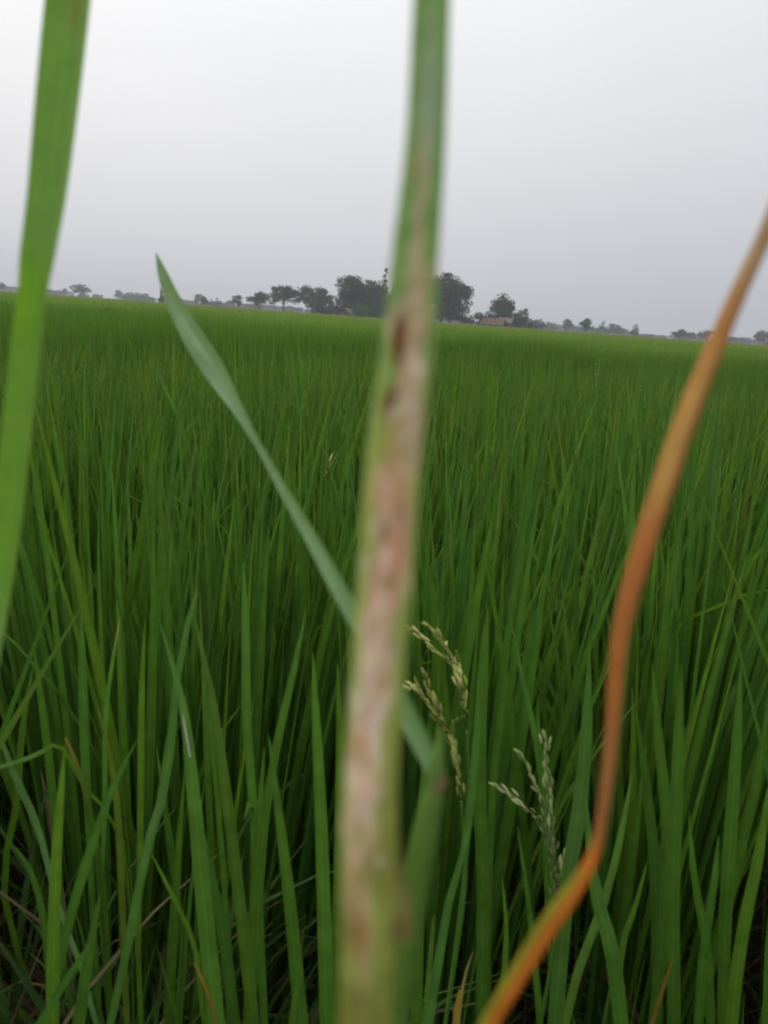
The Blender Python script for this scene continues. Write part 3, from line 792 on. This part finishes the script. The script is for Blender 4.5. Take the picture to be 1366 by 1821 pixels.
sh = ribbon('sheath', [(783, 1290, .170, 3), (780, 1340, .168, 18), (773, 1400, .167, 34), (757, 1480, .166, 46), (734, 1600, .166, 52), (715, 1700, .166, 56), (694, 1835, .166, 62)], col_sheath, M_STEM, None, n_=70, k_=18, tube=.6, foot=TF)
for o in (bl, sh): o.parent = e; o.matrix_parent_inverse = Matrix.Translation(-Vector(TF))

# dry orange leaf
OF = (-.01, .24, 0)
def col_orange(PY, U):
    C = np.zeros(PY.shape + (3,)) + lin((176, 112, 50)) * KB
    C = mixc(C, 1 - sstep(420, 620, PY), lin((168, 130, 88)) * KB)
    C = mixc(C, sstep(560, 700, PY) * (1 - sstep(860, 980, PY)) * spot(PY, U, 760, .42, 400, .3), lin((188, 138, 66)) * KB)
    C = mixc(C, sstep(850, 1000, PY) * (1 - sstep(1250, 1350, PY)) * .8, lin((172, 96, 40)) * KB)
    C = mixc(C, sstep(.68, .95, U) * .55, lin((110, 66, 40)) * KB)  # shade on the rolled leaf's right side, put into the colour
    C = mixc(C, sstep(1200, 1350, PY) * .6, lin((150, 88, 48)) * KB)
    C = mixc(C, sstep(1480, 1530, PY), lin((184, 98, 28)) * KB)
    C = mixc(C, sstep(1530, 1570, PY) * (1 - sstep(.22, .5, U)) * .9, lin((118, 112, 20)) * KB)
    return C * (1.0, 1.08, 1.2)
e = empty('dry_leaf', OF); tag(e, 'kinked dry orange-brown leaf crossing the right side out of focus', 'leaf')
OC = [(1470, 120, 40), (1420, 260, 42), (1366, 405, 44), (1318, 510, 47), (1275, 610, 52), (1240, 695, 58), (1205, 790, 62), (1172, 890, 63), (1146, 970, 60), (1120, 1060, 54), (1104, 1130, 48), (1096, 1210, 43), (1090, 1290, 38), (1081, 1380, 34), (1070, 1460, 31), (1062, 1500, 32), (1050, 1535, 36), (1026, 1575, 46), (1000, 1612, 54), (972, 1652, 56), (925, 1728, 53), (872, 1818, 50), (850, 1856, 48)]
ol = ribbon('blade', [(a, b, .145, c * .64) for a, b, c in OC], col_orange, M_DRY, None, n_=170, k_=18, tube=.42, foot=OF, side=.15)
ol.parent = e; ol.matrix_parent_inverse = Matrix.Translation(-Vector(OF))

# ------------------------------------------------------------------ seed heads
def grain_mesh():
    k, rings = 6, ((0, .0002), (.0014, .0009), (.0040, .00135), (.0068, .0010), (.0088, .0002))
    V = [(r_ * math.cos(j * math.tau / k), .75 * r_ * math.sin(j * math.tau / k), z) for z, r_ in rings for j in range(k)]
    F = [(i * k + j, i * k + (j + 1) % k, (i + 1) * k + (j + 1) % k, (i + 1) * k + j) for i in range(4) for j in range(k)]
    return np.array(V), F
GV, GF = grain_mesh()
GRAINS = [make_mesh('grain', GV * s_, GF, M_GRAIN, np.tile(c, (len(GV), 1)), smooth=True) for s_, c in
          ((1, (.36, .39, .085)), (1.0, (.42, .42, .11)), (.95, (.29, .35, .07)), (.95, (.48, .46, .17)))]
PALE_GRAINS = [make_mesh('grain', GV * s_, GF, M_GRAIN, np.tile(c, (len(GV), 1)), smooth=True) for s_, c in
          ((.85, (.27, .34, .10)), (.9, (.40, .44, .19)), (.8, (.20, .30, .07)))]
def panicle(label, foot, stem, branches, Y, grains, step=.0034, seed=3, group='rice seed heads', size=1.0, s_jit=.0012):
    rs = RS(seed)
    e = empty('rice_panicle', foot); tag(e, label, 'seed head', group)
    base = np.array(foot, float)
    P = [aty(a, b, Y) - base for a, b in stem]
    P.append(P[-1] * .5 + np.array((0, 0, .05))); P.append(np.zeros(3))
    mb = MB(); Q = catmull(P, 30); mb.tube(Q, np.linspace(.0007, .0022, 30), 6, GREEN * 1.2); mb.build('stem', M_STEM2, e, True)
    for br in branches:
        B = catmull([aty(a, b, Y + rs.normal(0, .006)) - base for a, b in br], 24)
        mb = MB(); mb.tube(B, np.linspace(.0009, .0004, 24), 5, (.16, .19, .06)); mb.build('branch', M_STEM2, e, True)
        Ld = np.linalg.norm(np.diff(B, axis=0), axis=1).sum(); ng = max(3, int(Ld / step))
        for k in range(ng):
            f = (k + .5) / ng * 22
            i = int(f); p = B[i] + (B[i + 1] - B[i]) * (f - i); d = nrm(B[i + 1] - B[i])
            d = nrm(d + rs.normal(0, .13, 3)); off = rs.normal(0, s_jit, 3)
            o = link('grain', grains[int(rs.integers(len(grains)))], e)
            o.location = p + off; o.rotation_mode = 'QUATERNION'; o.rotation_quaternion = Vector(d).to_track_quat('Z', 'Y')
            o.scale = (size,) * 3
M_STEM2 = leaf_mat('panicle_stem', transl=0, rough=.6, rand=0, mottle=.1, mscale=100)
panicle('upper yellow-green rice seed head drooping left, right of the diseased stem', (.065, .52, 0), [(830, 1300), (834, 1420), (826, 1560)],
        [[(828, 1285), (820, 1225), (806, 1180), (792, 1152), (776, 1130)], [(806, 1180), (785, 1165), (760, 1142), (742, 1128), (724, 1116)],
         [(826, 1260), (822, 1215), (816, 1185), (812, 1160)], [(792, 1152), (784, 1140), (768, 1118), (757, 1112)]], .55, GRAINS, seed=3)
panicle('lower yellow-green rice seed head drooping left, right of the diseased stem', (.055, .52, 0), [(820, 1425), (826, 1520), (820, 1640)],
        [[(820, 1420), (812, 1365), (800, 1318), (785, 1285), (768, 1262)], [(800, 1318), (778, 1278), (755, 1246), (735, 1226), (716, 1220)],
         [(818, 1400), (812, 1345), (808, 1310), (804, 1280)], [(785, 1285), (776, 1256), (762, 1228), (755, 1195)], [(768, 1262), (752, 1238), (742, 1216)],
         [(812, 1365), (805, 1330), (790, 1282), (778, 1252)]], .54, GRAINS, seed=4)
panicle('pale green rice seed head with three thin arms left of the orange leaf', (.13, .52, 0), [(986, 1610), (984, 1660), (980, 1720)],
        [[(986, 1600), (982, 1500), (976, 1420), (972, 1350), (969, 1306)], [(980, 1520), (968, 1440), (952, 1395), (936, 1358), (917, 1338)],
         [(978, 1520), (960, 1465), (938, 1440), (908, 1412), (880, 1393)], [(986, 1600), (988, 1540), (982, 1440), (977, 1380)], [(990, 1600), (996, 1560), (1002, 1520)]], .53, PALE_GRAINS, seed=5)
# seed heads standing out of the canopy farther off
for k, (px, y0, y1, Y, lab) in enumerate(((1066, 640, 690, 3.2, 'whitish seed head standing above the rice right of the middle'), (1146, 672, 728, 2.7, 'yellowish seed head in the rice beside the orange leaf'),
        (818, 616, 650, 4.6, 'pale brown seed head by the dark hollow right of the stem'), (838, 622, 652, 4.5, 'small pale brown seed head right of the one by the dark hollow'), (598, 806, 850, 1.25, 'slanting yellow-green seed head left of the diseased stem'), (1274, 705, 745, 2.4, 'faint seed head in the rice right of the orange leaf'))):
    b = aty(px, y1, Y); lean = -26 if px == 598 else random.uniform(-8, 6)
    panicle(lab, (b[0], Y, 0), [(px + lean * .9, y1), (px + lean, y1 + 30)], [[(px + lean * .9, y1), (px + lean * .4, (y0 + y1) / 2), (px, y0)], [(px + lean * .7, y1 - 8), (px + lean * .3 - 5, (y0 + y1) / 2), (px - 7, y0 + 6)]], Y, PALE_GRAINS if px != 598 else GRAINS, step=.007, seed=20 + k, group='far seed heads', size=1.3)

# ------------------------------------------------------------------ trees
TG = np.array((0.028, 0.056, 0.016))
def crown_mesh(blobs, n, leaf, seed, base=TG, gap=0.0):
    """leaf clumps spread through uneven lobes; blobs: (x, y, z, rx, ry, rz)"""
    rs = np.random.default_rng(seed)
    blobs = np.asarray(blobs, float)
    # break each lobe into small bunches so that the outline is ragged
    vol = (blobs[:, 3] * blobs[:, 4] * blobs[:, 5]) ** (2 / 3)
    nb = np.maximum(6, (vol / vol.sum() * 26 * max(1, len(blobs) / 3)).astype(int))
    bunch = []
    for b, k in zip(blobs, nb):
        d = nrm(rs.normal(size=(k, 3))); r_ = rs.uniform(.45, 1.0, (k, 1)) ** .6
        c = b[:3] + d * r_ * b[3:6] * .86
        s_ = rs.uniform(.30, .52, k) * b[3:6].mean()
        keep = rs.random(k) > gap
        bunch += [(*cc, ss) for cc, ss, kk in zip(c, s_, keep) if kk]
    bunch = np.array(bunch); tint = rs.uniform(.72, 1.35, len(bunch))
    pr = bunch[:, 3] ** 2; pr /= pr.sum()
    i = rs.choice(len(bunch), n, p=pr)
    d = nrm(rs.normal(size=(n, 3))); r_ = rs.random((n, 1)) ** .45
    c = bunch[i, :3] + d * r_ * bunch[i, 3:4] * (1.05, 1.05, .8)
    nn = nrm(rs.normal(size=(n, 3)) + (0, 0, .5)); a = nrm(np.cross(nn, rs.normal(size=(n, 3)))); b = np.cross(nn, a)
    s_ = leaf * rs.uniform(.6, 1.4, (n, 1))
    V = np.stack((c - a * s_, c - b * s_ * .55, c + a * s_, c + b * s_ * .55), 1).reshape(-1, 3)
    F = np.arange(n * 4).reshape(n, 4)
    C = np.repeat(base * (tint[i] * rs.uniform(.8, 1.2, n))[:, None], 4, axis=0)
    return V, F, C

def tree(px, ytop, wpx, Y, label, form='round', seed=0, group=None, name='tree', base=TG, n=None, gap=0.0, ybase=None):
    rs = np.random.default_rng(seed + 900)
    hy = horizon_y(px)
    p = aty(px, hy, Y); top = aty(px, ytop, Y)[2]; H = max(top, 2.0); Wd = wpx / FPX * Y
    e = empty(name, (p[0], Y, 0)); tag(e, label, 'tree', group)
    r_ = Wd / 2
    lobes = []
    if form == 'umbrella':
        th = H * .55
        for k in range(9):
            a = k * 2.4 + rs.uniform(0, .6); q = r_ * .62 * math.sqrt((k + .3) / 9)
            lobes.append((q * math.cos(a), q * math.sin(a), H - th * (.38 + 1.25 * (q / r_) ** 2) + rs.uniform(-.04, .04) * H, r_ * .46, r_ * .46, th * .42))
        z0 = H * .50
    elif form == 'bush':
        for k in range(6):
            a = rs.uniform(0, 6.28); q = r_ * rs.uniform(.1, .55)
            lobes.append((q * math.cos(a), q * math.sin(a), H * rs.uniform(.3, .55), r_ * .5, r_ * .5, H * rs.uniform(.32, .45)))
        lobes.append((0, 0, H * .6, r_ * .5, r_ * .5, H * .4)); z0 = H * .3
    elif form == 'tall':
        for k in range(7):
            f = k / 6
            lobes.append((rs.uniform(-.25, .25) * r_, rs.uniform(-.25, .25) * r_, H * (.25 + .65 * f), r_ * (.85 - .5 * f), r_ * (.85 - .5 * f), H * .15))
        z0 = H * .6
    elif form == 'palm':
        lobes.append((0, 0, H * .86, r_, r_, H * .14)); z0 = H * .85
    elif form == 'dense':
        lobes.append((0, 0, H * .5, r_ * .8, r_ * .8, H * .48))
        for k in range(11):
            a = k * 1.3 + rs.uniform(-.3, .3); q = r_ * rs.uniform(.4, .68)
            lobes.append((q * math.cos(a), q * math.sin(a), H * rs.uniform(.2, .76), r_ * rs.uniform(.3, .46), r_ * rs.uniform(.3, .46), H * rs.uniform(.15, .24)))
        z0 = H * .5
    else:
        lobes.append((0, 0, H * .62, r_ * .72, r_ * .72, H * .37))
        for k in range(7):
            a = k * .9 + rs.uniform(-.3, .3); q = r_ * rs.uniform(.35, .62)
            lobes.append((q * math.cos(a), q * math.sin(a), H * rs.uniform(.38, .74), r_ * rs.uniform(.34, .5), r_ * rs.uniform(.34, .5), H * rs.uniform(.16, .25)))
        z0 = H * .5
    leaf = max(.13, Y / FPX * (1.5 if form in ('dense', 'umbrella', 'bush') else 1.4))
    if n is None: n = int(np.clip((14 if form == 'dense' else 7) * (Wd * H) / leaf ** 2 / 3, 400, 14000))
    V, F, C = crown_mesh(lobes, n, leaf, seed, base, gap)
    V[:, 2] = np.maximum(V[:, 2], .05)
    V[:, :2] *= r_ / np.percentile(np.abs(V[:, 0]), 98.5); V[:, 2] *= H / np.percentile(V[:, 2], 99.3)
    link('crown', make_mesh('crown', V, F, M_TREE, C), e)
    mb = MB(); tr = max(.12, H * .028)
    mb.tube(catmull([(0, 0, -.1), (rs.uniform(-.1, .1), 0, z0 * .5), (rs.uniform(-.2, .2), 0, z0), (0, 0, min(H * .8, z0 * 1.35))], 8), np.linspace(tr * 1.3, tr * .5, 8), 7)
    for L in lobes[:7]:
        s_ = np.array((0, 0, z0 * rs.uniform(.55, .9))); q = np.array(L[:3]) * (.85, .85, .96)
        mb.tube(catmull([s_, (s_ + q) / 2 + (0, 0, -.04 * H if form == 'umbrella' else .03 * H), q], 6), np.linspace(tr * .6, tr * .15, 6), 5)
    mb.build('trunk', M_BARK, e)
    return e

T = [  # px, ytop, width, distance, form, label
    (3, 503, 16, 430, 'umbrella', 'small flat-topped tree at the left edge of the horizon'),
    (115, 513, 9, 520, 'round', 'tiny tree on the horizon just right of the broad left leaf'),
    (143, 506, 33, 430, 'umbrella', 'wide flat-topped tree on the horizon right of the broad left leaf'),
    (211, 516, 13, 560, 'round', 'small round tree left of the far grey hedge-like trees'),
    (231, 520, 20, 600, 'round', 'grey far tree, left one of the hedge-like three'),
    (246, 521, 18, 590, 'round', 'grey far tree, middle one of the hedge-like three'),
    (258, 522, 14, 580, 'round', 'grey far tree, right one of the hedge-like three'),
    (289, 514, 13, 250, 'tall', 'narrow dark tree beside the tip of the pale slanting leaf'),
    (354, 523, 18, 480, 'round', 'grey round tree just right of the pale slanting leaf'),
    (364, 528, 12, 300, 'round', 'small dark tree just right of the pale slanting leaf'),
    (384, 531, 28, 420, 'bush', 'low wide bushy tree between two round trees on the horizon'),
    (407, 534, 13, 520, 'round', 'tiny grey tree left of the lone round tree'),
    (422, 525, 18, 260, 'round', 'lone round tree left of the flat-topped trees'),
    (461, 520, 46, 235, 'umbrella', 'smallest flat-topped tree, left one of the three near the grove'),
    (504, 509, 60, 230, 'umbrella', 'tallest flat-topped tree, middle one of the three near the grove'),
    (556, 510, 62, 235, 'umbrella', 'flat-topped tree with open crown, right one of the three near the grove'),
    (576, 528, 62, 205, 'bush', 'dark bush at the foot of the open flat-topped tree'),
    (628, 493, 62, 205, 'dense', 'big dense dark tree at the left of the grove'),
    (662, 502, 62, 210, 'dense', 'dense dark tree in the grove just left of the diseased stem'),
    (720, 496, 70, 215, 'dense', 'dense dark tree of the grove mostly hidden behind the diseased stem'),
    (680, 478, 17, 212, 'tall', 'slender tall tree rising above the grove left of the stem'),
    (784, 487, 52, 205, 'dense', 'tall dark tree at the right side of the diseased stem'),
    (800, 502, 66, 200, 'dense', 'big dense dark tree at the right end of the grove'),
    (648, 526, 70, 203, 'bush', 'wide dark thicket closing the foot of the grove left of the stem'),
    (640, 539, 30, 190, 'bush', 'small light green shrub in front of the grove'),
    (852, 555, 50, 215, 'bush', 'low dark bush between the grove and the brown house'),
    (890, 526, 42, 210, 'dense', 'round-headed tree behind the brown house'),
    (922, 550, 50, 205, 'bush', 'spreading bush at the right of the brown house'),
    (954, 569, 30, 300, 'bush', 'low bush trailing off right of the brown house'),
    (1008, 568, 18, 380, 'round', 'grey round tree left of the dark lone tree'),
    (1040, 566, 23, 270, 'round', 'dark lone round tree right of the brown house'),
    (1070, 572, 15, 430, 'tall', 'slim grey tree right of the dark lone tree'),
    (1092, 576, 27, 430, 'round', 'wide grey tree right of the slim grey one'),
    (1128, 577, 15, 360, 'tall', 'slim grey tree standing alone toward the right horizon'),
    (1209, 586, 28, 330, 'umbrella', 'flat-topped tree left of the orange leaf on the right horizon'),
    (1229, 591, 15, 400, 'round', 'small grey tree between two flat-topped trees on the right horizon'),
    (1258, 587, 30, 330, 'umbrella', 'flat-topped tree beside the pinkish hut at the orange leaf'),
    (1352, 588, 28, 400, 'round', 'grey tree at the right edge of the horizon'),
]
for i, (px, yt, wd, Y, form, lab) in enumerate(T):
    light = 'light green' in lab
    tree(px, yt, wd, Y, lab, form, seed=i, group='trees along the horizon', base=np.array((.06, .11, .035)) if light else TG, gap=.12 if form == 'umbrella' else 0.0)

# far wood that reads as one grey band
parts = []
rsw = np.random.default_rng(4)
Vw = []; Cw = []
for k in range(420):
    px = rsw.uniform(-250, 1650); Y = rsw.uniform(480, 800)
    hpx = 4 + 4.5 * abs(math.sin(px * .013 + 1)) * rsw.random() + (5 if 930 < px < 1120 else 0) * rsw.random() + (4 if px > 1290 else 0) * rsw.random() - (2.5 if 1130 < px < 1200 else 0)
    p = aty(px, horizon_y(px), Y); H = hpx / FPX * Y + 1.1; r_ = rsw.uniform(2.5, 6)
    lob = [(p[0] + rsw.uniform(-1, 1) * r_ * .5, Y + rsw.uniform(-3, 3), H * rsw.uniform(.35, .62), r_ * .7, r_ * .7, H * .38) for _ in range(3)]
    v, f, c = crown_mesh(lob, 130, 1.0, 3000 + k)
    v[:, 2] = np.clip(v[:, 2], .05, H * 1.05); Vw.append(v); Cw.append(c)
Vw = np.concatenate(Vw); Cw = np.concatenate(Cw)
fw = link('far_wood', make_mesh('far_wood', Vw, np.arange(len(Vw)).reshape(-1, 4), M_TREE, Cw)); tag(fw, 'grey hazy band of far trees along the whole horizon', kind='stuff')

# ------------------------------------------------------------------ houses
M_BRICK = plain_mat('brown_wall', (.13, .07, .05), (.18, .10, .07), 2.0, .9, .2)
M_TIN = plain_mat('tin_roof', (.06, .048, .042), (.09, .072, .062), 1.2, .55, .1)
M_THATCH = plain_mat('thatch', (.07, .062, .05), (.12, .105, .085), 3.0, .95, .5)
M_TILE = plain_mat('brown_roof', (.085, .048, .035), (.12, .068, .05), 2.5, .9, .3)
M_DARK = plain_mat('dark_opening', (.02, .018, .015), (.035, .03, .025), 2.0, .8)
M_PINK = plain_mat('pink_plaster', (.50, .36, .34), (.60, .46, .42), 1.0, .9)
M_RED = plain_mat('red_brick', (.14, .07, .055), (.18, .09, .07), 1.0, .9)
def house(px, ybot_w, wpx, hwall, hroof, Y, rz, wallm, roofm, label, depth=4.0, name='house'):
    p = aty(px, horizon_y(px), Y); L = wpx / FPX * Y / 2; d = depth / 2
    e = empty(name, (p[0], Y, 0), rz); tag(e, label, 'house')
    mb = MB()
    V = [(-L, -d, 0), (L, -d, 0), (L, d, 0), (-L, d, 0), (-L, -d, hwall), (L, -d, hwall), (L, d, hwall), (-L, d, hwall), (-L, 0, hwall + hroof * .94), (L, 0, hwall + hroof * .94)]
    mb.add(V, [(0, 1, 5, 4), (2, 3, 7, 6), (1, 2, 6, 9, 5), (3, 0, 4, 8, 7)]); mb.build('wall', wallm, e)
    o = .45; t_ = .09; sl = hroof / d
    for s_ in (-1, 1):
        mb = MB()
        lo, hi = hwall - o * sl + .05, hwall + hroof + .05
        A = [(-L - o, s_ * (d + o), lo), (L + o, s_ * (d + o), lo), (L + o, s_ * .01, hi), (-L - o, s_ * .01, hi)]
        B = [(x, y, z + t_) for x, y, z in A]
        mb.add(A + B, [(3, 2, 1, 0), (4, 5, 6, 7), (0, 1, 5, 4), (1, 2, 6, 5), (2, 3, 7, 6), (3, 0, 4, 7)]); mb.build('roof_slope', roofm, e)
    mb = MB(); mb.box((-L * .25, -d - .03, 0), (L * .05, -d + .02, min(1.9, hwall * .9))); mb.build('door', M_DARK, e)
    for s_ in (-.65, .5):
        mb = MB(); mb.box((L * s_ - .35, -d - .03, hwall * .45), (L * s_ + .35, -d + .02, hwall * .8)); mb.build('window', M_DARK, e)
    return e
house(878, 0, 34, 1.25, 1.15, 194, R(-20), M_BRICK, M_TILE, 'brown house with a brown roof among the trees right of the stem')
house(899, 0, 20, 1.9, .9, 203, R(-20), M_BRICK, M_TIN, 'small shed with a grey tin roof behind the brown house', 3.0)
house(617, 0, 22, .9, 1.5, 196, R(68), M_THATCH, M_THATCH, 'thatched hut half hidden under the dark grove left of the stem', 4.2)
house(1269, 0, 9, 2.1, .9, 300, R(10), M_PINK, M_PINK, 'small pinkish hut beside the orange leaf on the right horizon', 3.0)
house(1363, 0, 6, 2.2, .8, 300, R(0), M_RED, M_RED, 'tiny reddish hut at the right edge of the horizon', 2.5)

# dark weed clump standing in the field at the left
p = aty(196, 552, 14); e = empty('weed_clump', (p[0], 14, 0)); tag(e, 'dark weed clump standing up in the field at the left', 'weed')
v, f, c = crown_mesh([(0, 0, .80, .12, .12, .16), (.03, 0, .55, .12, .12, .2)], 260, .03, 61, TG)
link('foliage', make_mesh('foliage', v, f, M_TREE, c), e)
mb = MB(); mb.tube([(0, 0, 0), (0, .01, .5), (.02, 0, .85)], [.008, .006, .003], 5); mb.build('stem', M_BARK, e)

# ------------------------------------------------------------------ haze over the plain
hz = MB(); hz.box((-1500, -1500, -1.2), (1500, 1500, 22))
m, t, n, l = mat_base('haze_air')
o_ = n('ShaderNodeOutputMaterial'); pv = n('ShaderNodeVolumePrincipled')
pv.inputs['Color'].default_value = (.80, .82, .87, 1); pv.inputs['Density'].default_value = 0.00078; pv.inputs['Anisotropy'].default_value = 0.2
l(pv.outputs[0], o_.inputs['Volume'])
h = hz.build('haze', m); tag(h, 'pale grey haze lying over the plain', kind='stuff')
